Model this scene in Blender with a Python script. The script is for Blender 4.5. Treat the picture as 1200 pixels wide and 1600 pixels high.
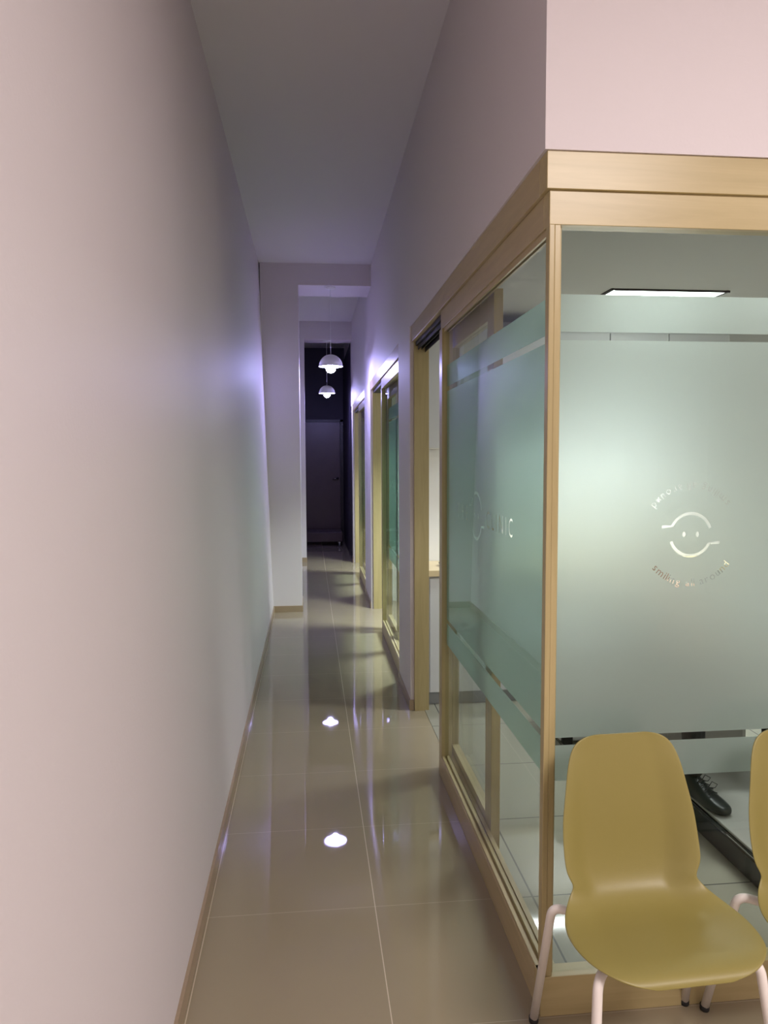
import bpy, bmesh, math, random
from mathutils import Vector, Matrix
from mathutils.geometry import interpolate_bezier
random.seed(4)
for o in list(bpy.data.objects): bpy.data.objects.remove(o)
S = bpy.context.scene
C = S.collection
# ---------------------------------------------------------------- camera
yaw, pitch, roll, FPX = 0.10125772, -0.07411799, -0.00486471, 1144.692
f_ = Vector((math.sin(yaw)*math.cos(pitch), math.cos(yaw)*math.cos(pitch), math.sin(pitch)))
r0 = Vector((math.cos(yaw), -math.sin(yaw), 0)); u0 = r0.cross(f_)
r_ = r0*math.cos(roll)+u0*math.sin(roll); u_ = -r0*math.sin(roll)+u0*math.cos(roll)
cd = bpy.data.cameras.new('camera'); cam = bpy.data.objects.new('camera', cd); C.objects.link(cam)
cam.matrix_world = Matrix(((r_.x, u_.x, -f_.x, 0), (r_.y, u_.y, -f_.y, 0), (r_.z, u_.z, -f_.z, 1.6), (0, 0, 0, 1)))
cd.sensor_fit = 'VERTICAL'; cd.sensor_height = 36; cd.lens = FPX/1600*36
cd.clip_start = .02; cd.clip_end = 60
S.camera = cam
# ---------------------------------------------------------------- world, lights, exposure
w = bpy.data.worlds.new('world'); S.world = w; w.use_nodes = True
w.node_tree.nodes['Background'].inputs[0].default_value = (.5, .5, .6, 1)
w.node_tree.nodes['Background'].inputs[1].default_value = .02
S.view_settings.view_transform = 'Standard'; S.view_settings.look = 'None'
S.view_settings.gamma = 1; S.view_settings.use_curve_mapping = False
S.view_settings.exposure = 0.87
def area(name, loc, sx, sy, power, col, rot=(0, 0, 0), spread=180):
    l = bpy.data.lights.new(name, 'AREA'); l.shape = 'RECTANGLE'; l.size = sx; l.size_y = sy
    l.energy = power; l.color = col; l.spread = math.radians(spread)
    o = bpy.data.objects.new(name, l); C.objects.link(o); o.location = loc; o.rotation_euler = rot
    return o
# waiting-room ceiling lamps (behind and right of the camera)
area('waiting_room_light', (1.75, -1.2, 3.5), 1.2, 1.2, 90, (1, .895, .855))
area('waiting_room_light', (3.9, -1.0, 3.5), 1.2, 1.2, 26, (1, .90, .855))
# treatment-room ceiling panel and under-cabinet lamp light
area('treatment_panel_light', (2.0, 4.1, 2.47), .60, .28, 10, (.95, 1, .97), spread=112)
area('treatment_panel_light', (2.4, 2.9, 2.47), .62, .6, 6, (.95, 1, .97))
area('under_cabinet_light', (1.98, 4.72, 1.63), 1.05, .06, 5, (.95, .98, 1))
# the two further rooms
area('second_room_light', (1.8, 6.4, 2.47), .62, .6, 48, (.88, 1, .95), spread=120)
area('third_room_light', (1.8, 9.6, 2.47), .62, .6, 48, (.88, 1, .95), spread=120)

# ---------------------------------------------------------------- materials
def nt(name):
    m = bpy.data.materials.new(name); m.use_nodes = True
    return m, m.node_tree.nodes, m.node_tree.links, m.node_tree.nodes['Principled BSDF']
def mat(name, col, rough=.5, metal=0, spec=.5, coat=0, bump=0, bscale=60, vary=0, vscale=4):
    m, N, L, P = nt(name)
    P.inputs['Base Color'].default_value = (*col, 1); P.inputs['Roughness'].default_value = rough
    P.inputs['Metallic'].default_value = metal; P.inputs['Specular IOR Level'].default_value = spec
    P.inputs['Coat Weight'].default_value = coat
    g = N.new('ShaderNodeNewGeometry')
    if vary:
        n = N.new('ShaderNodeTexNoise'); n.inputs['Scale'].default_value = vscale; n.inputs['Detail'].default_value = 4
        r = N.new('ShaderNodeMix'); r.data_type = 'RGBA'
        r.inputs['A'].default_value = (*[c*(1-vary) for c in col], 1); r.inputs['B'].default_value = (*[min(1, c*(1+vary)) for c in col], 1)
        L.new(g.outputs['Position'], n.inputs['Vector']); L.new(n.outputs['Fac'], r.inputs['Factor']); L.new(r.outputs['Result'], P.inputs['Base Color'])
    if bump:
        n2 = N.new('ShaderNodeTexNoise'); n2.inputs['Scale'].default_value = bscale; n2.inputs['Detail'].default_value = 3
        b = N.new('ShaderNodeBump'); b.inputs['Strength'].default_value = bump; b.inputs['Distance'].default_value = .004
        L.new(g.outputs['Position'], n2.inputs['Vector']); L.new(n2.outputs['Fac'], b.inputs['Height']); L.new(b.outputs['Normal'], P.inputs['Normal'])
    return m
def woodmat(name, c1, c2, axis, rough=.3, scale=5):
    m, N, L, P = nt(name)
    g = N.new('ShaderNodeNewGeometry'); mp = N.new('ShaderNodeMapping')
    sc = [14, 14, 14]; sc[axis] = 1.1
    mp.inputs['Scale'].default_value = sc
    L.new(g.outputs['Position'], mp.inputs['Vector'])
    n = N.new('ShaderNodeTexNoise'); n.inputs['Scale'].default_value = scale*.35; n.inputs['Detail'].default_value = 6; n.inputs['Roughness'].default_value = .6; n.inputs['Distortion'].default_value = .8
    L.new(mp.outputs[0], n.inputs['Vector'])
    cr = N.new('ShaderNodeValToRGB'); cr.color_ramp.elements[0].position = .3; cr.color_ramp.elements[1].position = .7
    cr.color_ramp.elements[0].color = (*c1, 1); cr.color_ramp.elements[1].color = (*c2, 1)
    L.new(n.outputs['Fac'], cr.inputs['Fac']); L.new(cr.outputs[0], P.inputs['Base Color'])
    P.inputs['Roughness'].default_value = rough
    return m
M = {}
M['wall'] = mat('wall_paint', (.72, .668, .695), .55, bump=.12, bscale=90, vary=.015, vscale=1.2)
M['ceiling'] = mat('ceiling_paint', (.72, .69, .71), .8)
M['room_ceiling'] = mat('room_ceiling_paint', (.52, .52, .52), .8)
M['room_wall'] = mat('room_wall_paint', (.78, .79, .78), .6)
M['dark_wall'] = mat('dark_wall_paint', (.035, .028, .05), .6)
M['dark_door'] = mat('dark_door_laminate', (.085, .052, .058), .35, vary=.1, vscale=6)
M['dark_frame'] = mat('dark_door_frame', (.012, .008, .010), .4)
M['wood_x'] = woodmat('maple_along_front', (.43, .345, .165), (.52, .425, .215), 0)
M['wood_y'] = woodmat('maple_along_corridor', (.42, .33, .18), (.51, .41, .23), 1, .35)
M['wood_z'] = woodmat('maple_upright', (.40, .325, .155), (.49, .40, .205), 2)
M['base_wood'] = mat('baseboard_tile', (.36, .27, .18), .3, vary=.06, vscale=8)
M['chair'] = mat('ochre_plastic', (.255, .215, .062), .42, bump=.05, bscale=400)
M['white_metal'] = mat('white_powder_coat', (.82, .76, .72), .35)
M['rubber'] = mat('black_rubber', (.015, .015, .015), .6)
M['chrome'] = mat('chrome', (.75, .75, .78), .15, metal=1)
M['lamp_white'] = mat('white_lacquer', (.8, .8, .8), .3)
M['laminate'] = mat('white_laminate', (.66, .675, .69), .5)
M['laminate_grey'] = mat('grey_plinth', (.30, .31, .32), .4)
M['worktop'] = mat('pale_wood_worktop', (.70, .58, .36), .35, vary=.06, vscale=8)
M['black_gloss'] = mat('black_green_gloss', (.008, .013, .010), .12)
M['vinyl'] = mat('pale_vinyl', (.32, .315, .29), .4)
M['black_cloth'] = mat('black_cloth', (.012, .012, .014), .8)
M['shoe'] = mat('black_leather', (.010, .014, .012), .3)
M['tunic'] = mat('light_grey_cloth', (.50, .52, .52), .85)
M['skin'] = mat('skin', (.55, .34, .25), .5)
M['hair'] = mat('dark_hair', (.03, .02, .015), .6)
M['track'] = mat('black_track', (.01, .01, .01), .5)
M['alu'] = mat('brushed_aluminium', (.55, .55, .55), .35, metal=1)
def emis(name, col, s):
    m, N, L, P = nt(name)
    P.inputs['Base Color'].default_value = (*col, 1)
    P.inputs['Emission Color'].default_value = (*col, 1); P.inputs['Emission Strength'].default_value = s
    return m
M['bulb'] = emis('lit_bulb', (.46, .43, 1), 185)
M['shade_in'] = emis('lit_shade_rim', (.75, .77, 1), 2.2)
M['panel'] = emis('lit_panel', (.92, 1, .96), 5.0)
M['strip'] = emis('lit_strip', (.95, .98, 1), 5)
# glossy beige floor tiles with pale joints
m, N, L, P = nt('floor_tile'); M['floor'] = m
g = N.new('ShaderNodeNewGeometry'); sx = N.new('ShaderNodeSeparateXYZ'); L.new(g.outputs['Position'], sx.inputs[0])
def mth(op, a, b=None):
    n = N.new('ShaderNodeMath'); n.operation = op
    for i, v in enumerate((a, b)):
        if v is None: continue
        if isinstance(v, (int, float)): n.inputs[i].default_value = v
        else: L.new(v, n.inputs[i])
    return n.outputs[0]
def line(coord, off, per, wd):
    t = mth('DIVIDE', mth('SUBTRACT', coord, off), per)
    t = mth('ABSOLUTE', mth('SUBTRACT', mth('FRACT', mth('ADD', t, .5)), .5))
    return mth('LESS_THAN', t, wd/per)
lx = line(sx.outputs[0], .215, .585, .0016); ly = line(sx.outputs[1], 2.498, .572, .0011)
gr = mth('MAXIMUM', lx, mth('MULTIPLY', ly, .55))
n1 = N.new('ShaderNodeTexNoise'); n1.inputs['Scale'].default_value = 2.5; n1.inputs['Detail'].default_value = 5
L.new(g.outputs['Position'], n1.inputs['Vector'])
mx = N.new('ShaderNodeMix'); mx.data_type = 'RGBA'; L.new(n1.outputs['Fac'], mx.inputs['Factor'])
mx.inputs['A'].default_value = (.31, .262, .18, 1); mx.inputs['B'].default_value = (.35, .295, .205, 1)
mg = N.new('ShaderNodeMix'); mg.data_type = 'RGBA'; L.new(gr, mg.inputs['Factor']); L.new(mx.outputs['Result'], mg.inputs['A'])
mg.inputs['B'].default_value = (.62, .54, .42, 1); L.new(mg.outputs['Result'], P.inputs['Base Color'])
P.inputs['Roughness'].default_value = .02; P.inputs['Specular IOR Level'].default_value = .55
n3 = N.new('ShaderNodeTexNoise'); n3.inputs['Scale'].default_value = 9; L.new(g.outputs['Position'], n3.inputs['Vector'])
bp = N.new('ShaderNodeBump'); bp.inputs['Strength'].default_value = .02; bp.inputs['Distance'].default_value = .001
L.new(n3.outputs['Fac'], bp.inputs['Height']); L.new(bp.outputs['Normal'], P.inputs['Normal'])
# same tile inside the treatment room, greyer with dark joints
m, N, L, P = nt('room_floor_tile'); M['room_floor'] = m
g = N.new('ShaderNodeNewGeometry'); sx = N.new('ShaderNodeSeparateXYZ'); L.new(g.outputs['Position'], sx.inputs[0])
gr = mth('MAXIMUM', line(sx.outputs[0], .79, .585, .0035), line(sx.outputs[1], 2.49, .572, .0030))
mg = N.new('ShaderNodeMix'); mg.data_type = 'RGBA'; L.new(gr, mg.inputs['Factor'])
mg.inputs['A'].default_value = (.31, .30, .245, 1); mg.inputs['B'].default_value = (.10, .10, .09, 1); L.new(mg.outputs['Result'], P.inputs['Base Color'])
P.inputs['Roughness'].default_value = .06
# clear glass: tinted transmission and a mirror-like surface
m, N, L, P = nt('clear_glass'); M['glass'] = m
out = N['Material Output']; tr = N.new('ShaderNodeBsdfTransparent'); tr.inputs[0].default_value = (.94, .965, .95, 1)
gl = N.new('ShaderNodeBsdfGlossy'); gl.inputs['Roughness'].default_value = .01
fr = N.new('ShaderNodeFresnel'); fr.inputs['IOR'].default_value = 1.45
gg_ = N.new('ShaderNodeNewGeometry'); ff_ = mth('MULTIPLY', mth('MULTIPLY', fr.outputs[0], .8), mth('SUBTRACT', 1, gg_.outputs['Backfacing'])); ms = N.new('ShaderNodeMixShader'); L.new(ff_, ms.inputs[0]); L.new(tr.outputs[0], ms.inputs[1]); L.new(gl.outputs[0], ms.inputs[2]); L.new(ms.outputs[0], out.inputs[0])
# frosted film
def frost(name, tcol, gcol, rough, mixf):
    m, N, L, P = nt(name)
    out = N['Material Output']; tl = N.new('ShaderNodeBsdfTranslucent'); tl.inputs[0].default_value = (*tcol, 1)
    gs = N.new('ShaderNodeBsdfGlass'); gs.inputs['Roughness'].default_value = rough; gs.inputs['IOR'].default_value = 1.4; gs.inputs[0].default_value = (*gcol, 1)
    df = N.new('ShaderNodeBsdfDiffuse'); df.inputs[0].default_value = (*[c*.8 for c in tcol], 1)
    a = N.new('ShaderNodeMixShader'); a.inputs[0].default_value = mixf; L.new(gs.outputs[0], a.inputs[1]); L.new(tl.outputs[0], a.inputs[2])
    b = N.new('ShaderNodeMixShader'); b.inputs[0].default_value = .14; L.new(a.outputs[0], b.inputs[1]); L.new(df.outputs[0], b.inputs[2])
    L.new(b.outputs[0], out.inputs[0])
    return m
M['frost'] = frost('frosted_film', (.84, .89, .875), (.92, .965, .95), .40, .17)
M['frost_side'] = frost('frosted_film_green', (.76, .90, .86), (.80, .915, .885), .20, .28)

# ---------------------------------------------------------------- helpers
def link(name, me, m, parent=None):
    o = bpy.data.objects.new(name, me); C.objects.link(o)
    if m is not None:
        me.materials.clear(); me.materials.append(M[m])
    if parent: o.parent = parent
    return o
def obj(name, bm, m, parent=None, smooth=False, bevel=0):
    bmesh.ops.recalc_face_normals(bm, faces=bm.faces)
    me = bpy.data.meshes.new(name); bm.to_mesh(me); bm.free()
    if smooth:
        for p in me.polygons: p.use_smooth = True
    o = link(name, me, m, parent)
    if bevel:
        b = o.modifiers.new('bevel', 'BEVEL'); b.width = bevel; b.segments = 2; b.limit_method = 'ANGLE'
    return o
def XW(y): return max(0, y-4.5)*.006        # the corridor's right side drifts a little outwards
def bx(bm, x0, x1, y0, y1, z0, z1, sh=False):
    v = []
    for z in (z0, z1):
        for (x, y) in ((x0, y0), (x1, y0), (x1, y1), (x0, y1)):
            v.append(bm.verts.new((x+(XW(y) if sh else 0), y, z)))
    for q in ((0, 3, 2, 1), (4, 5, 6, 7), (0, 1, 5, 4), (1, 2, 6, 5), (2, 3, 7, 6), (3, 0, 4, 7)):
        bm.faces.new([v[i] for i in q])
    return v
def box(name, m, parent, *b, sh=False, bevel=0, more=()):
    bm = bmesh.new(); bx(bm, *b, sh=sh)
    for q in more: bx(bm, *q, sh=sh)
    return obj(name, bm, m, parent, bevel=bevel)
def empty(name, loc, label, cat, group=None):
    o = bpy.data.objects.new(name, None); C.objects.link(o); o.location = loc; o.empty_display_size = .1
    tag(o, label, cat, group)
    return o
def tag(o, label=None, cat=None, group=None):
    if label: o['label'] = label
    if cat: o['category'] = cat
    if group: o['group'] = group
    return o
def struct(o, label=None):
    o['kind'] = 'structure'
    if label: o['label'] = label
    return o
def rel(o, parent):
    """keep world placement when an object built in world space goes under a placed Empty"""
    o.parent = parent; o.matrix_parent_inverse = parent.matrix_basis.inverted() if parent.type != 'MESH' else Matrix()
    return o
def lathe(bm, prof, seg=40, cx=0, cy=0):
    rings = []
    for r, z in prof:
        if r < 1e-6: rings.append([bm.verts.new((cx, cy, z))])
        else: rings.append([bm.verts.new((cx+r*math.cos(2*math.pi*i/seg), cy+r*math.sin(2*math.pi*i/seg), z)) for i in range(seg)])
    for a, b in zip(rings, rings[1:]):
        for i in range(seg):
            j = (i+1) % seg
            if len(a) == 1 and len(b) == 1: continue
            if len(a) == 1: bm.faces.new((a[0], b[i], b[j]))
            elif len(b) == 1: bm.faces.new((a[i], a[j], b[0]))
            else: bm.faces.new((a[i], a[j], b[j], b[i]))
def tube(bm, pts, r, seg=12, caps=True):
    pts = [Vector(p) for p in pts]; rings = []
    t0 = (pts[1]-pts[0]).normalized(); nrm = t0.orthogonal().normalized()
    for i, p in enumerate(pts):
        t = ((pts[min(i+1, len(pts)-1)]-pts[max(i-1, 0)])).normalized()
        nrm = (nrm-t*nrm.dot(t)).normalized(); bn = t.cross(nrm)
        rr = r[i] if isinstance(r, (list, tuple)) else r
        rings.append([bm.verts.new(p+nrm*rr*math.cos(2*math.pi*k/seg)+bn*rr*math.sin(2*math.pi*k/seg)) for k in range(seg)])
    for a, b in zip(rings, rings[1:]):
        for k in range(seg): bm.faces.new((a[k], a[(k+1) % seg], b[(k+1) % seg], b[k]))
    if caps: bm.faces.new(rings[0][::-1]); bm.faces.new(rings[-1])
def bend(pts, rad, n=8):
    """round the inner corners of a polyline"""
    pts = [Vector(p) for p in pts]; out = [pts[0]]
    for a, b, c in zip(pts, pts[1:], pts[2:]):
        p0 = b+(a-b).normalized()*rad; p2 = b+(c-b).normalized()*rad
        for i in range(n+1):
            t = i/n; out.append(p0*(1-t)**2+b*2*t*(1-t)+p2*t*t)
    out.append(pts[-1]); return out

# ---------------------------------------------------------------- setting
ZC = 3.56
struct(box('floor', 'floor', None, -1.2, 4.6, -4.2, 14.3, -.1, 0))
struct(box('floor_treatment_room', 'room_floor', None, .71, 3.9, 1.95, 4.98, 0, .003))
struct(box('ceiling', 'ceiling', None, -1.2, 4.6, -4.2, 7.9, ZC, ZC+.1))
struct(box('ceiling_far', 'ceiling', None, -1.2, 1.2, 7.9, 14.3, 3.66, 3.76))
bm = bmesh.new()                      # left wall, leaning slightly outwards
q = [(-.385, 0), (-.60, 0), (-.60, 3.70), (-.487, 3.70)]
a = [bm.verts.new((x, -4.2, z)) for x, z in q]; b = [bm.verts.new((x, 14.2, z)) for x, z in q]
bm.faces.new(a); bm.faces.new(b[::-1])
for i in range(4): bm.faces.new((a[i], b[i], b[(i+1) % 4], a[(i+1) % 4]))
struct(obj('wall_left', bm, 'wall'))
struct(box('wall_back', 'wall', None, -.6, 4.6, -4.3, -4.2, 0, ZC))
struct(box('wall_waiting_room', 'wall', None, 4.6, 4.7, -4.2, 5, 0, ZC))
XF = .622
struct(box('wall_front', 'wall', None, XF, 4.6, 1.92, 2.02, 2.400, ZC))
bm = bmesh.new()
bx(bm, XF, XF+.10, 2.02, 14.0, 2.400, 3.66, True)                    # above the doors
bx(bm, XF, XF+.10, 4.512, 5.12, 0, 2.400, True)
bx(bm, XF, XF+.10, 7.67, 8.55, 0, 2.400, True)
bx(bm, XF, XF+.10, 11.12, 11.42, 0, 2.400, True)
bx(bm, XF, XF+.10, 12.5, 14.0, 0, 2.400, True)
struct(obj('wall_right', bm, 'wall'))
bm = bmesh.new(); bx(bm, -.47, -.09, 7.6, 8.12, 0, ZC); bx(bm, -.09, .66, 7.6, 8.12, 3.345, ZC)
struct(obj('wall_arch_near', bm, 'wall'))
bm = bmesh.new(); bx(bm, -.47, -.055, 11.3, 11.62, 0, 3.66); bx(bm, -.055, .68, 11.3, 11.62, 3.385, 3.66)
struct(obj('wall_arch_far', bm, 'wall'))
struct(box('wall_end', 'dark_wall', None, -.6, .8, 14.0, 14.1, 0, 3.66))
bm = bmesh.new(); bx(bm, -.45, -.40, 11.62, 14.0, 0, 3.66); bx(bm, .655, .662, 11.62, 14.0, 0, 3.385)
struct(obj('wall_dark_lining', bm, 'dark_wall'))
# baseboards
bm = bmesh.new(); bx(bm, -.388, -.376, -4.2, 7.59, 0, .062); struct(obj('baseboard_left', bm, 'base_wood'))
struct(box('baseboard_arch', 'base_wood', None, -.385, -.083, 7.588, 7.6, 0, .066, more=[(-.09, -.083, 7.6, 8.12, 0, .066)]))
struct(box('baseboard_arch_far', 'base_wood', None, -.385, -.048, 11.288, 11.3, 0, .066))
struct(box('baseboard_right', 'base_wood', None, XF-.008, XF, 4.512, 5.12, 0, .066, sh=True, more=[(XF-.008, XF, 7.67, 8.55, 0, .066), (XF-.008, XF, 11.12, 11.42, 0, .066), (XF-.008, XF+.02, 4.50, 4.512, 0, .066)]))
# end door
d = box('door_1', 'dark_door', None, -.24, .585, 13.955, 13.985, 0.01, 2.27); struct(d, 'dark brown flush door at the end of the corridor')
fr_ = box('door_frame', 'dark_frame', None, -.30, -.245, 13.93, 14.0, 0, 2.32, more=[(.59, .645, 13.93, 14.0, 0, 2.32), (-.30, .645, 13.93, 14.0, 2.275, 2.32)]); fr_.parent = d
bm = bmesh.new(); tube(bm, [(.53, 13.955, 1.21), (.53, 13.90, 1.21)], .012); tube(bm, [(.54, 13.90, 1.21), (.44, 13.90, 1.205)], .010)
lathe(bm, [(0, 1.19), (.028, 1.19), (.028, 1.23), (0, 1.23)], 20, .53, 13.945)
h = obj('door_handle', bm, 'chrome', d, smooth=True)
# dark side door
d2 = box('door_2', 'dark_door', None, XF+.04, XF+.07, 11.48, 12.44, 0.01, 2.22, sh=True); struct(d2, 'dark brown side door in a dark frame near the end of the corridor')
f2 = box('door_frame', 'dark_frame', d2, XF-.006, XF+.1, 11.42, 11.48, 0, 2.30, sh=True, more=[(XF-.006, XF+.1, 12.44, 12.5, 0, 2.30), (XF-.006, XF+.1, 11.42, 12.5, 2.23, 2.30)])
# treatment rooms behind the partitions
def room(y0, y1, x1, zc, names):
    struct(box('ceiling_'+names, 'room_ceiling', None, XF+.1, x1, y0, y1, zc, zc+.06))
    struct(box('wall_outer_'+names, 'room_wall', None, x1, x1+.1, y0, y1, 0, zc+.06))
room(2.02, 4.98, 3.9, 2.52, 'treatment_room'); room(5.08, 8.05, 3.2, 2.5, 'second_room'); room(8.15, 11.25, 3.2, 2.5, 'third_room')
for n_, y in (('treatment', 5.03), ('second', 8.1), ('third', 11.3)):
    struct(box('wall_between_'+n_, 'room_wall', None, XF+.10+XW(y), 3.9, y-.05, y+.05, 0, 2.56))

# ---------------------------------------------------------------- frosted film: a flat outline with cut-out writing
def text_loops(txt, size):
    cu = bpy.data.curves.new('t', 'FONT'); cu.body = txt; cu.size = size; cu.resolution_u = 3
    o = bpy.data.objects.new('t', cu); C.objects.link(o)
    bpy.context.view_layer.update()
    with bpy.context.temp_override(active_object=o, object=o, selected_objects=[o], selected_editable_objects=[o]):
        o.select_set(True); bpy.context.view_layer.objects.active = o
        bpy.ops.object.convert(target='CURVE')
    cv = bpy.context.view_layer.objects.active
    loops = []
    for sp in cv.data.splines:
        P = []
        if sp.type == 'BEZIER':
            n = len(sp.bezier_points)
            for i in range(n):
                a, b = sp.bezier_points[i], sp.bezier_points[(i+1) % n]
                P += [Vector((v.x, v.y)) for v in interpolate_bezier(a.co, a.handle_right, b.handle_left, b.co, 4)[:-1]]
        else: P = [Vector((p.co.x, p.co.y)) for p in sp.points]
        Q = []
        for p in P:
            if not Q or (p-Q[-1]).length > 1e-5: Q.append(p)
        if (Q[0]-Q[-1]).length < 1e-5: Q.pop()
        loops.append(Q)
    bpy.data.objects.remove(cv)
    return loops
GL = {}
for ch in 'THECLINsmilngaroud':
    lp = text_loops(ch, 1.0); xs = [p.x for l in lp for p in l]
    GL[ch] = (lp, min(xs), max(xs))
def straight(txt, x0, y0, capw, size, x1):
    out = []; x = x0; track = (x1-x0-sum(GL[c][2]-GL[c][1] for c in txt)*size*capw)/(len(txt)-1)
    for ch in txt:
        lp, a, b = GL[ch]
        out += [[Vector((x+(p.x-a)*size*capw, y0+p.y*size)) for p in l] for l in lp]
        x += (b-a)*size*capw+track
    return out, x-track
def circ_text(cx, cy, R, a0, a1, size):
    txt = 'smiling all around'; wd = []
    for ch in txt: wd.append(.30 if ch == ' ' else GL[ch][2]-GL[ch][1]+.09)
    tot = sum(wd); s = 0; out = []
    for ch, w_ in zip(txt, wd):
        mid = s+w_/2; s += w_
        if ch == ' ': continue
        th = a0+(a1-a0)*mid/tot
        lp, a, b = GL[ch]
        up = Vector((-math.cos(th), -math.sin(th))); rt = Vector((-math.sin(th), math.cos(th)))
        base = Vector((cx, cy))+Vector((math.cos(th), math.sin(th)))*(R+.27*size)
        out += [[base+rt*(p.x-(a+b)/2)*size+up*p.y*size for p in l] for l in lp]
    return out
def arc_loop(cx, cy, r0, r1, a0, a1, n=28):
    A = [Vector((cx+r1*math.cos(a0+(a1-a0)*i/n), cy+r1*math.sin(a0+(a1-a0)*i/n))) for i in range(n+1)]
    B = [Vector((cx+r0*math.cos(a0+(a1-a0)*i/n), cy+r0*math.sin(a0+(a1-a0)*i/n))) for i in range(n+1)]
    return A+B[::-1]
def smiley(cx, cy, R, t):
    D = math.radians; L_ = []
    top = arc_loop(cx, cy, R-t/2, R+t/2, D(18), D(161))
    k = len(top)//2                                  # tail sticks out to the left of the upper arc
    top[k-1:k+1] = [Vector((cx-(R+.0*t)*math.cos(D(19))-t*.4, cy+R*math.sin(D(19))+t*.9)), Vector((cx-R-.62*R*.7, cy+R*math.sin(D(19))+t*.9)), Vector((cx-R-.62*R*.7, cy+R*math.sin(D(19))-t*.1))]
    L_.append(top)
    bot = [Vector((2*cx-p.x, 2*cy-p.y)) for p in top]
    L_.append(bot)
    for s in (-1, 1):
        ex = cx+s*R*.33
        L_.append([Vector((ex+t*.6*math.cos(2*math.pi*i/14), cy+R*.02+t*.9*math.sin(2*math.pi*i/14))) for i in range(14)])
    return L_
def film(name, m, parent, org, U, V, w0, w1, loops, thick=.0012):
    """org + U*u + V*v; sheets between the two clear strips, with the writing cut out"""
    cu = bpy.data.curves.new('film', 'CURVE'); cu.dimensions = '2D'; cu.fill_mode = 'BOTH'; cu.extrude = thick/2
    rects = [[(w0, .683), (w1, .683), (w1, .786), (w0, .786)], [(w0, .808), (w1, .808), (w1, 1.916), (w0, 1.916)], [(w0, 1.938), (w1, 1.938), (w1, 2.038), (w0, 2.038)]]
    for L_ in rects+[[(p.x, p.y) for p in l] for l in loops]:
        sp = cu.splines.new('POLY'); sp.points.add(len(L_)-1)
        for i, p in enumerate(L_): sp.points[i].co = (p[0], p[1], 0, 1)
        sp.use_cyclic_u = True
    o = bpy.data.objects.new('film', cu); C.objects.link(o); bpy.context.view_layer.update()
    dg = bpy.context.evaluated_depsgraph_get()
    me = bpy.data.meshes.new_from_object(o.evaluated_get(dg)); bpy.data.objects.remove(o)
    W = U.cross(V)
    me.transform(Matrix(((U.x, V.x, W.x, org.x), (U.y, V.y, W.y, org.y), (U.z, V.z, W.z, org.z), (0, 0, 0, 1))))
    bm = bmesh.new(); bm.from_mesh(me); bmesh.ops.remove_doubles(bm, verts=bm.verts, dist=1e-5); bpy.data.meshes.remove(me)
    return obj(name, bm, m, parent)
X, Y, Z = Vector((1, 0, 0)), Vector((0, 1, 0)), Vector((0, 0, 1))
def side_logo(yc):
    """u runs towards the camera (-Y); centre of the face at u = -yc"""
    c = -yc; L_ = smiley(c, 1.366, .092, .012)
    a, e = straight('THE', c-.375, 1.334, .85, .092, c-.165)
    L_ += a
    b, e = straight('CLINIC', c+.165, 1.334, .85, .092, c+.525)
    return L_+b

# ---------------------------------------------------------------- corner glass partition (front and corridor side)
gp = empty('glass_partition', (.64, 1.93, 0), 'large glazed corner partition with maple frame and frosted film behind the ochre chairs', 'glass partition')
def P_(o): return rel(o, gp)
FX1 = 3.9
P_(box('upper_beam', 'wood_x', None, .630, FX1, 1.926, 1.99, 2.303, 2.400, bevel=.0015))
P_(box('lower_beam', 'wood_x', None, .641, FX1, 1.936, 1.985, 2.214, 2.303, bevel=.0015))
P_(box('upper_beam', 'wood_y', None, .630, .70, 1.9905, 4.512, 2.303, 2.400, bevel=.0015))
P_(box('lower_beam', 'wood_y', None, .641, .69, 1.9855, 3.55, 2.214, 2.3025, bevel=.0015))
P_(box('glazing_bead', 'wood_y', None, .648, .655, 1.967, 3.50, 2.196, 2.214, more=[(.665, .672, 1.967, 3.50, 2.196, 2.214)]))
P_(box('corner_post', 'wood_z', None, .640, .655, 1.932, 1.962, .118, 2.214, bevel=.002, more=[(.655, .672, 1.934, 1.962, .118, 2.214), (.672, .680, 1.950, 1.962, .118, 2.214)]))
P_(box('base', 'wood_x', None, .638, FX1, 1.93, 1.985, 0, .118, bevel=.0015))
P_(box('base', 'wood_y', None, .638, .700, 1.9855, 3.57, 0, .105, bevel=.0015))
P_(box('sill_track', 'wood_y', None, .640, .652, 1.963, 3.50, .105, .118, more=[(.664, .676, 1.963, 3.50, .105, .118), (.683, .70, 1.99, 3.57, .105, .114)]))
P_(box('stile', 'wood_z', None, .638, .690, 3.50, 3.57, .105, 2.214, bevel=.0015))
P_(box('jamb', 'wood_z', None, .645, .737, 4.487, 4.512, 0, 2.303, bevel=.0012))
P_(box('door_track', 'track', None, .655, .735, 3.57, 4.487, 2.278, 2.303, more=[(.668, .671, 3.57, 4.487, 2.255, 2.278), (.690, .693, 3.57, 4.487, 2.255, 2.278), (.712, .715, 3.57, 4.487, 2.24, 2.278)]))
g1 = P_(box('front_glass_pane', 'glass', None, .678, FX1, 1.950, 1.956, .118, 2.216))
g2 = P_(box('side_glass_pane', 'glass', None, .656, .662, 1.9625, 3.50, .118, 2.2135))
ff = film('frosted_film', 'frost', None, Vector((0, 1.9575, 0)), X, Z, .6805, FX1-.01,
          smiley(1.068, 1.379, .060, .009)+circ_text(1.068, 1.379, .138, math.radians(37), math.radians(146), .031)+circ_text(1.068, 1.379, .138, math.radians(219), math.radians(325), .031))
fs = film('frosted_film', 'frost_side', None, Vector((.6635, 0, 0)), -Y, Z, -3.498, -1.9645, side_logo(2.87))
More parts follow.
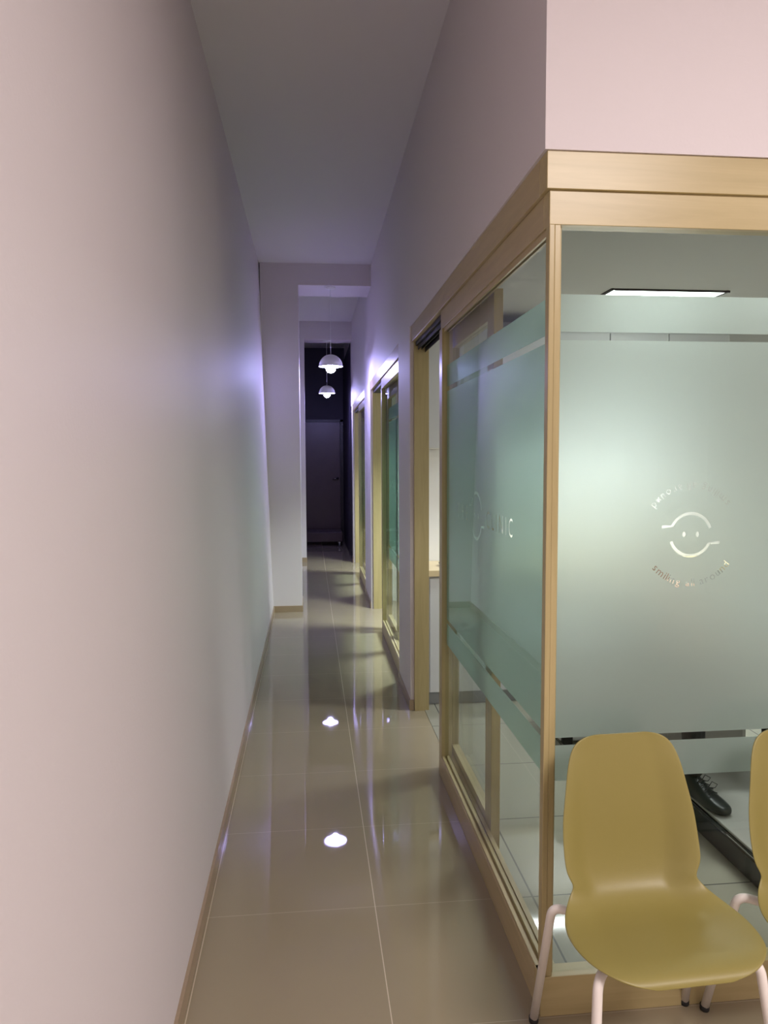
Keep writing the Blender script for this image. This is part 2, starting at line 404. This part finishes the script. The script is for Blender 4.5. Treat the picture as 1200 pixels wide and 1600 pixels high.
for f, gg in ((ff, g1), (fs, g2)):
    f.parent = gg; f.matrix_parent_inverse = gg.matrix_parent_inverse.inverted() @ Matrix() if False else Matrix()
    
def sliding(x0, ya, yb, sh, label, group=None):
    d = empty('sliding_door', (x0+XW(ya), ya, 0), label, 'sliding door', group)
    ox = XW((ya+yb)/2)
    def q(name, m, *b, more=(), bevel=0): return rel(box(name, m, None, b[0]+ox, b[1]+ox, *b[2:], bevel=bevel, more=[(c[0]+ox, c[1]+ox, *c[2:]) for c in more]), d)
    q('stile', 'wood_z', x0, x0+.036, ya, ya+.10, .012, 2.235, bevel=.0015)
    q('stile', 'wood_z', x0, x0+.036, yb-.10, yb, .012, 2.235, bevel=.0015)
    q('top_rail', 'wood_y', x0, x0+.036, ya+.10, yb-.10, 2.13, 2.235)
    q('bottom_rail', 'wood_y', x0, x0+.036, ya+.10, yb-.10, .012, .15)
    gq = q('glass_pane', 'glass', x0+.015, x0+.021, ya+.10, yb-.10, .15, 2.13)
    fq = film('frosted_film', 'frost_side', None, Vector((x0+ox+.0225, 0, 0)), -Y, Z, -(yb-.102), -(ya+.102), [])
    fq.parent = gq
    return d
sd = sliding(.702, 2.76, 3.66, False, 'maple framed glass sliding door parked behind the nearest corridor glass')

# ---------------------------------------------------------------- further sliding-door fronts along the corridor
def unit(y0, yst, y1, label, yl):
    e = empty('glass_partition', (.64+XW(y0), y0, 0), label, 'glass partition')
    def q(name, m, *b, more=(), bevel=0): return rel(box(name, m, None, *b, sh=True, more=more, bevel=bevel), e)
    q('upper_beam', 'wood_y', .628, .70, y0, y1+.025, 2.303, 2.400, bevel=.0015)
    q('lower_beam', 'wood_y', .641, .69, y0, yst+.06, 2.214, 2.303, bevel=.0015)
    q('base', 'wood_y', .638, .70, y0, yst+.06, 0, .105, bevel=.0015)
    q('sill_track', 'wood_y', .640, .652, y0, yst, .105, .118, more=[(.664, .676, y0, yst, .105, .118)])
    q('stile', 'wood_z', .638, .69, yst, yst+.06, .105, 2.214)
    q('jamb', 'wood_z', .645, .737, y1, y1+.02, 0, 2.303)
    q('door_track', 'track', .655, .735, yst+.06, y1, 2.27, 2.303)
    gq = q('glass_pane', 'glass', .656, .662, y0, yst, .118, 2.214)
    ox = XW((y0+yst)/2)
    fq = film('frosted_film', 'frost_side', None, Vector((.6635+XW(yst), 0, 0)), Vector((-.006, -1, 0)).normalized(), Z, -yst+.002, -y0-.002, side_logo(yl))
    fq.location.x = 0
    fq.parent = gq
    return e
unit(5.12, 6.57, 7.65, 'middle maple framed glass front along the corridor, behind the white wall pier', 6.02)
unit(8.55, 9.93, 11.10, 'farthest and smallest maple framed glass front, before the dark side door', 9.25)
sliding(.702, 5.9, 6.75, True, 'glass sliding door parked behind the middle corridor glass front')
sliding(.702, 9.2, 10.1, True, 'glass sliding door parked behind the farthest corridor glass front')

# ---------------------------------------------------------------- pendant lamps
def pendant(x, y, zc, zr, label):
    e = empty('pendant_lamp', (x, y, zc), label, 'pendant lamp', None)
    bm = bmesh.new(); lathe(bm, [(0, zc), (.055, zc), (.055, zc-.012), (.02, zc-.025), (0, zc-.025)], 32, x, y); rel(obj('ceiling_rose', bm, 'lamp_white', None, True), e)
    bm = bmesh.new(); tube(bm, [(x, y, zc-.02), (x, y, zr+.115)], .0028, 8); rel(obj('cord', bm, 'lamp_white', None, True), e)
    R = .122; H = .118
    pr = [(R*math.sin(t), zr+H*math.cos(t)) for t in [math.pi/2*i/14 for i in range(15)]]
    pi_ = [((R-.004)*math.sin(t), zr+(H-.004)*math.cos(t)) for t in [math.pi/2*i/14 for i in range(15)]][::-1]
    bm = bmesh.new(); lathe(bm, pr+[(R+.006, zr-.001), (R+.006, zr-.006), (R-.004, zr-.006)]+pi_, 48, x, y)
    s = rel(obj('lamp_shade', bm, 'lamp_white', None, True), e)
    bm = bmesh.new(); r = .052
    lathe(bm, [(0.0, zr-.072), (r*.5, zr-.066), (r*.86, zr-.045), (r, zr-.018), (r, zr-.002), (r*.6, zr+.02), (0, zr+.03)], 32, x, y)
    rel(obj('bulb', bm, 'bulb', None, True), e)
    return e
pendant(.235, 7.68, 3.345, 2.546, 'nearer white dome pendant lamp, lit, hanging under the first corridor beam')
pendant(.286, 11.38, 3.385, 2.592, 'farther white dome pendant lamp, lit, hanging lower in view beyond the first')

# ---------------------------------------------------------------- chairs
def lerp_rows(rows, n=3):
    """Catmull-Rom refine"""
    out = []
    for i in range(len(rows)-1):
        p0, p1, p2, p3 = rows[max(i-1, 0)], rows[i], rows[i+1], rows[min(i+2, len(rows)-1)]
        for k in range(n):
            t = k/n
            out.append([.5*((2*b)+(-a+c)*t+(2*a-5*b+4*c-d_)*t*t+(-a+3*b-3*c+d_)*t**3) for a, b, c, d_ in zip(p0, p1, p2, p3)])
    out.append(list(rows[-1])); return out
def make_chair(label):
    e = empty('chair', (0, 0, 0), label, 'chair', None)
    # (y, z, half width, edge lift, edge forward) ; origin: floor under the seat, back towards +y
    rows = [(-.268, .412, .085, 0), (-.262, .424, .135, .001), (-.240, .434, .175, .003), (-.195, .437, .207, .006), (-.135, .433, .221, .010), (-.070, .428, .222, .016),
            (-.010, .425, .208, .024), (.040, .430, .184, .034), (.076, .448, .169, .044), (.098, .478, .168, .050), (.110, .520, .181, .052), (.118, .575, .183, .044), (.124, .640, .175, .034),
            (.131, .705, .164, .026), (.138, .765, .153, .018), (.143, .803, .141, .011), (.146, .826, .126, .007), (.148, .840, .104, .004), (.149, .8465, .075, .002)]
    rows = [(y*.865 if y < 0 else y, z+.010, wd*(1.04 if y < .05 else 1.02 if z < .6 else 1.045), lf) for y, z, wd, lf in rows]
    rows = lerp_rows(rows, 3); nu = 24
    bm = bmesh.new(); G = []
    for i, (y, z, wd, lf) in enumerate(rows):
        a, b = rows[max(i-1, 0)], rows[min(i+1, len(rows)-1)]
        t = Vector((0, b[0]-a[0], b[1]-a[1])).normalized(); nr = Vector((0, -t.z, t.y))
        r = []
        for k in range(nu+1):
            u = -1+2*k/nu; au = abs(u)
            x = wd*u
            # flat dish with a raised border
            s = min(1, max(0, (au-.55)/.40)); s = s*s*(3-2*s)
            r.append(bm.verts.new(Vector((x, y, z))+nr*(lf*(.35*au**2+.65*s*.8+.2*au**6))))
        G.append(r)
    for a, b in zip(G, G[1:]):
        for k in range(nu): bm.faces.new((a[k], a[k+1], b[k+1], b[k]))
    sh = obj('seat_shell', bm, 'chair', e, smooth=True)
    m1 = sh.modifiers.new('solid', 'SOLIDIFY'); m1.thickness = .006; m1.offset = -1
    m2 = sh.modifiers.new('sub', 'SUBSURF'); m2.levels = 1; m2.render_levels = 2
    legs = [((-.208, .224, 0), (-.212, .085, .432), (-.12, .05, .412)), ((.252, .224, 0), (.212, .085, .432), (.12, .05, .412)),
            ((-.245, -.245, 0), (-.200, -.165, .415), (-.12, -.09, .410)), ((.235, -.245, 0), (.200, -.165, .415), (.12, -.09, .410))]
    for f, k, t in legs:
        bm = bmesh.new(); f = Vector(f)+Vector((0, 0, .010)); tube(bm, bend([f, k, t, (0, t[1], t[2]-.003)], .035, 10), .0115, 16)
        l = obj('leg', bm, 'white_metal', e, smooth=True)
        bm = bmesh.new(); lathe(bm, [(0, 0), (.012, 0), (.0135, .004), (.0135, .016), (0, .016)], 16, f.x, f.y)
        obj('foot_cap', bm, 'rubber', l, smooth=True)
    bm = bmesh.new(); bx(bm, -.13, .13, -.10, .06, .398, .410); obj('seat_mount', bm, 'rubber', e)
    return e
def copy_tree(o, parent=None):
    c = o.copy(); C.objects.link(c); c.parent = parent
    for ch in [q for q in bpy.data.objects if q.parent == o and q is not c]: copy_tree(ch, c)
    return c
ch1 = make_chair('ochre plastic shell chair with white tube legs, fully in view at the glass corner')
ch1.location = (.832, 1.70, 0); ch1.rotation_euler.z = math.radians(2.5)
ch1['group'] = 'ochre chairs against the glass'
ch2 = copy_tree(ch1); ch2['label'] = 'ochre plastic shell chair cut off by the right edge of the photo'
ch2.location = (1.338, 1.692, 0); ch2.rotation_euler.z = math.radians(2.5)

# ---------------------------------------------------------------- treatment room furniture
cab = empty('base_cabinet', (.74, 4.55, 0), 'white base cabinet under the worktop along the back wall of the treatment room', 'cabinet')
rel(box('plinth', 'laminate_grey', None, .742, 2.9, 4.60, 4.96, 0.003, .085), cab)
rel(box('carcass', 'laminate', None, .742, 2.9, 4.585, 4.975, .085, .845), cab)
for i in range(4):
    x = .752+i*.537
    d_ = rel(box('cabinet_door', 'laminate', None, x+.004, x+.533, 4.565, 4.585, .09, .83, bevel=.002), cab)
    h_ = box('handle', 'alu', None, x+.40, x+.50, 4.553, 4.565, .80, .812); h_.parent = d_; h_.matrix_parent_inverse = Matrix()
tag(box('worktop', 'worktop', None, .742, 2.92, 4.54, 4.975, .846, .886, bevel=.003), 'pale wood worktop on the white base cabinet, seen through the door gap', 'worktop')
tray = empty('tray', (.93, 4.72, .886), 'small dark tray on the pale worktop seen through the door gap', 'tray')
bm = bmesh.new(); lathe(bm, [(0, .886), (.05, .886), (.088, .904), (.09, .906), (.05, .892), (0, .892)], 32, .93, 4.72); rel(obj('tray_body', bm, 'rubber', None, True), tray)
uc = empty('wall_cabinet', (.74, 4.70, 1.66), 'white wall cabinet above the treatment room worktop', 'wall cabinet')
rel(box('carcass', 'laminate', None, .742, 2.78, 4.68, 4.975, 1.66, 2.42), uc)
for i, (a, b) in enumerate(((.746, 1.14), (1.144, 1.54), (1.544, 1.955), (1.961, 2.355), (2.361, 2.776))):
    rel(box('cabinet_door', 'laminate', None, a, b, 4.66, 4.68, 1.665, 2.40, bevel=.0015), uc)
tag(box('under_cabinet_lamp', 'strip', None, 1.45, 2.5, 4.69, 4.76, 1.640, 1.659), 'slim lit lamp bar under the white wall cabinet', 'lamp')
pl = empty('ceiling_light', (2.0, 4.2, 2.5), 'square lit ceiling light panel in the treatment room ceiling', 'ceiling light')
rel(box('frame', 'dark_frame', None, 1.68, 2.35, 3.95, 3.957, 2.509, 2.52, more=[(1.66, 2.34, 4.255, 4.27, 2.509, 2.52), (1.66, 1.675, 3.945, 4.255, 2.509, 2.52), (2.325, 2.34, 3.945, 4.255, 2.509, 2.52)]), pl)
rel(box('diffuser', 'panel', None, 1.687, 2.343, 3.957, 4.255, 2.511, 2.519), pl)
# rolling drawer cabinet
rc = empty('rolling_cabinet', (1.75, 4.0, 0), 'white rolling drawer cabinet on black casters behind the treatment chair', 'cabinet')
rel(box('body', 'laminate', None, 1.38, 2.12, 3.88, 4.25, .012, .60, bevel=.004), rc)
for k in range(3): rel(box('drawer', 'laminate', None, 1.39, 2.11, 3.865, 3.88, .015+k*.195, .205+k*.195, bevel=.003), rc)
for (x, y) in ((1.413, 3.86), (2.068, 3.86), (1.413, 4.27), (2.068, 4.27)):
    rel(box('caster', 'rubber', None, x-.028, x+.028, y-.02, y+.02, .003, .058, bevel=.006), rc)
# treatment chair
tc = empty('treatment_chair', (1.88, 2.9, 0), 'reclining treatment chair with pale platform and glossy black base behind the glass', 'treatment chair')
rel(box('base', 'black_gloss', None, 1.625, 2.2, 2.32, 3.62, .003, .105, bevel=.012), tc)
rel(box('base_rim', 'black_gloss', None, 1.612, 2.212, 2.305, 3.635, .108, .128, bevel=.006), tc)
rel(box('chrome_strip', 'chrome', None, 1.609, 1.6115, 2.35, 2.62, .120, .123), tc)
rel(box('platform', 'vinyl', None, 1.618, 2.206, 2.31, 3.62, .128, .140, bevel=.004), tc)
rel(box('column', 'vinyl', None, 1.80, 2.06, 3.20, 3.50, .140, .42, bevel=.03), tc)
def slab(name, pts, x0, x1, th, m):
    bm = bmesh.new(); up = []; lo = []
    for i, (y, z) in enumerate(pts):
        a, b = pts[max(i-1, 0)], pts[min(i+1, len(pts)-1)]
        t = Vector((0, b[0]-a[0], b[1]-a[1])).normalized(); n = Vector((0, -t.z, t.y))
        if n.z < 0: n = -n
        up.append((Vector((0, y, z)))); lo.append(Vector((0, y, z))-n*th)
    A = [[bm.verts.new(p+X*x) for p in up+lo[::-1]] for x in (x0, x1)]
    k = len(A[0]); bm.faces.new(A[0]); bm.faces.new(A[1][::-1])
    for i in range(k): bm.faces.new((A[0][i], A[1][i], A[1][(i+1) % k], A[0][(i+1) % k]))
    return rel(obj(name, bm, m, None, bevel=.02), tc)
slab('seat', [(3.10, .50), (3.25, .49), (3.55, .50)], 1.62, 2.18, .08, 'vinyl')
slab('backrest', [(3.56, .51), (3.70, .66), (3.84, .82), (3.95, .97)], 1.64, 2.16, .08, 'vinyl')

# ---------------------------------------------------------------- seated person (mostly behind the frosted glass)
def skin(name, verts, edges, rad, root, m, parent, sub=2):
    me = bpy.data.meshes.new(name); me.from_pydata(verts, edges, [])
    o = link(name, me, m, parent)
    me.skin_vertices if me.skin_vertices else None
    mod = o.modifiers.new('skin', 'SKIN'); mod.use_smooth_shade = True
    lay = me.skin_vertices[0].data if len(me.skin_vertices) else None
    if lay is None:
        return o
    for i, r in enumerate(rad):
        lay[i].radius = (r, r) if isinstance(r, (int, float)) else r
        lay[i].use_root = (i == root)
    s = o.modifiers.new('sub', 'SUBSURF'); s.levels = sub; s.render_levels = sub
    return o
pe = empty('person', (1.86, 3.35, .14), 'person in black trousers and black laced shoes seated in the treatment chair', 'person')
J = {'pel': (1.88, 3.38, .60), 'wai': (1.88, 3.48, .70), 'che': (1.88, 3.64, .84), 'nk': (1.88, 3.74, .92), 'hd1': (1.88, 3.77, .97), 'hd2': (1.88, 3.83, 1.06),
     'hL': (1.80, 3.36, .58), 'kL': (1.665, 3.00, .58), 'aL': (1.628, 2.905, .235), 'fL': (1.66, 2.76, .175),
     'hR': (1.96, 3.36, .58), 'kR': (2.02, 2.98, .60), 'aR': (2.03, 2.95, .235), 'fR': (2.04, 2.80, .175),
     'sL': (1.71, 3.68, .88), 'eL': (1.63, 3.40, .80), 'wL': (1.74, 3.18, .70), 'hdL': (1.79, 3.12, .69),
     'sR': (2.05, 3.68, .88), 'eR': (2.13, 3.40, .80), 'wR': (2.02, 3.18, .70), 'hdR': (1.97, 3.12, .69)}
K = [k for k in J if k not in ('fL', 'fR')]; ix = {k: i for i, k in enumerate(K)}
E_ = [('pel', 'wai'), ('wai', 'che'), ('che', 'nk'), ('nk', 'hd1'), ('hd1', 'hd2'), ('pel', 'hL'), ('hL', 'kL'), ('kL', 'aL'), ('pel', 'hR'), ('hR', 'kR'), ('kR', 'aR'),
      ('che', 'sL'), ('sL', 'eL'), ('eL', 'wL'), ('wL', 'hdL'), ('che', 'sR'), ('sR', 'eR'), ('eR', 'wR'), ('wR', 'hdR')]
Rr = {'pel': (.13, .10), 'wai': (.12, .09), 'che': (.14, .10), 'nk': .05, 'hd1': .065, 'hd2': .085, 'hL': .08, 'hR': .08, 'kL': .052, 'kR': .052, 'aL': .030, 'aR': .030, 'fL': .022, 'fR': .022,
      'sL': .05, 'sR': .05, 'eL': .038, 'eR': .038, 'wL': .025, 'wR': .025, 'hdL': .03, 'hdR': .03}
body = skin('body', [J[k] for k in K], [(ix[a], ix[b]) for a, b in E_], [Rr[k] for k in K], 0, 'skin', None); rel(body, pe)
def garment(name, keys, edges, rr, m, root=0):
    kk = {k: i for i, k in enumerate(keys)}
    o = skin(name, [J[k] if k in J else EX[k] for k in keys], [(kk[a], kk[b]) for a, b in edges], rr, root, m, None); return rel(o, pe)
EX = {'cL': (1.628, 2.905, .215), 'cR': (2.03, 2.95, .215), 'wL2': (1.73, 3.20, .705), 'wR2': (2.03, 3.20, .705)}
garment('trousers', ['pel', 'hL', 'kL', 'cL', 'hR', 'kR', 'cR'], [('pel', 'hL'), ('hL', 'kL'), ('kL', 'cL'), ('pel', 'hR'), ('hR', 'kR'), ('kR', 'cR')], [(.14, .11), .09, .062, .043, .09, .062, .043], 'black_cloth')
garment('top', ['wai', 'che', 'sL', 'eL', 'wL2', 'sR', 'eR', 'wR2'], [('wai', 'che'), ('che', 'sL'), ('sL', 'eL'), ('eL', 'wL2'), ('che', 'sR'), ('sR', 'eR'), ('eR', 'wR2')], [(.14, .11), (.155, .112), .06, .046, .034, .06, .046, .034], 'tunic')
def blob(name, c, r, m, zcut=None):
    bm = bmesh.new(); bmesh.ops.create_uvsphere(bm, u_segments=24, v_segments=14, radius=1)
    for v in bm.verts: v.co = Vector((c[0]+v.co.x*r[0], c[1]+v.co.y*r[1], c[2]+v.co.z*r[2]))
    return rel(obj(name, bm, m, None, True), pe)
blob('hair', (1.88, 3.87, 1.055), (.088, .095, .100), 'hair')
def shoe(ankle, toe, name='shoe'):
    """lofted laced shoe from the heel to the toe, sole on the platform"""
    ax = Vector(ankle); tx = Vector(toe); d = Vector((tx.x-ax.x, tx.y-ax.y, 0)).normalized(); s = Vector((-d.y, d.x, 0))
    base = Vector((ax.x, ax.y, .141))-d*.055
    prof = [(-.005, .018, .030, .05), (.0, .028, .0, .085), (.03, .034, .0, .100), (.065, .036, .0, .098), (.095, .036, 0, .084), (.13, .040, 0, .066), (.17, .045, 0, .052), (.205, .044, 0, .044), (.235, .036, .001, .038), (.252, .020, .004, .028)]
    bm = bmesh.new(); R_ = []
    for t, hw, z0, z1 in prof:
        ring = []
        for k in range(16):
            a = 2*math.pi*k/16; c, sn = math.cos(a), math.sin(a)
            c2 = math.copysign(abs(c)**.75, c); s2 = math.copysign(abs(sn)**(.45 if sn < 0 else .85), sn)
            ring.append(bm.verts.new(base+d*t+s*hw*c2+Z*((z0+z1)/2+(z1-z0)/2*s2)))
        R_.append(ring)
    for a, b in zip(R_, R_[1:]):
        for k in range(16): bm.faces.new((a[k], a[(k+1) % 16], b[(k+1) % 16], b[k]))
    bm.faces.new(R_[0][::-1]); bm.faces.new(R_[-1])
    o = obj(name, bm, 'shoe', None, True); rel(o, pe)
    sm = o.modifiers.new('s', 'SUBSURF'); sm.levels = 1; sm.render_levels = 2
    bm = bmesh.new()
    for j, t in enumerate((.10, .122, .144, .166)):
        z = .141+.094-.36*(t-.085)
        p = base+d*t
        tube(bm, [p-s*.022+Z*(z-.141-.006), p+Z*(z-.141+.004), p+s*.022+Z*(z-.141-.006)], .0022, 6)
    for sg, t in ((-1, .10), (1, .10), (1, .14)):
        p = base+d*t+Z*(.092-.3*(t-.085))
        tube(bm, [p, p+s*sg*.018+Z*.022, p+s*sg*.036+Z*.012+d*.012, p+s*sg*.020+Z*.002+d*.016, p+d*.004], .0018, 6)
    l = obj('laces', bm, 'rubber', None, True); l.parent = o; l.matrix_parent_inverse = Matrix()
    return o
shoe(J['aL'], J['fL']); shoe(J['aR'], J['fR'])

# ---------------------------------------------------------------- low trolley at the far end
tr_ = empty('low_trolley', (.1, 13.4, 0), 'low dark trolley on small casters in front of the dark end door', 'trolley')
rel(box('deck', 'dark_door', None, -.22, .58, 13.2, 13.75, .085, .26, bevel=.008), tr_)
for (x, y) in ((-.17, 13.24), (.53, 13.24), (-.17, 13.7), (.53, 13.7)):
    bm = bmesh.new(); tube(bm, [(x-.012, y, .036), (x+.012, y, .036)], .036, 20)
    w_ = rel(obj('caster', bm, 'laminate_grey', None, False), tr_)
    f_k = box('caster_fork', 'alu', None, x-.018, x+.018, y-.012, y+.012, .055, .086); f_k.parent = w_; f_k.matrix_parent_inverse = Matrix()
bpy.context.view_layer.update()
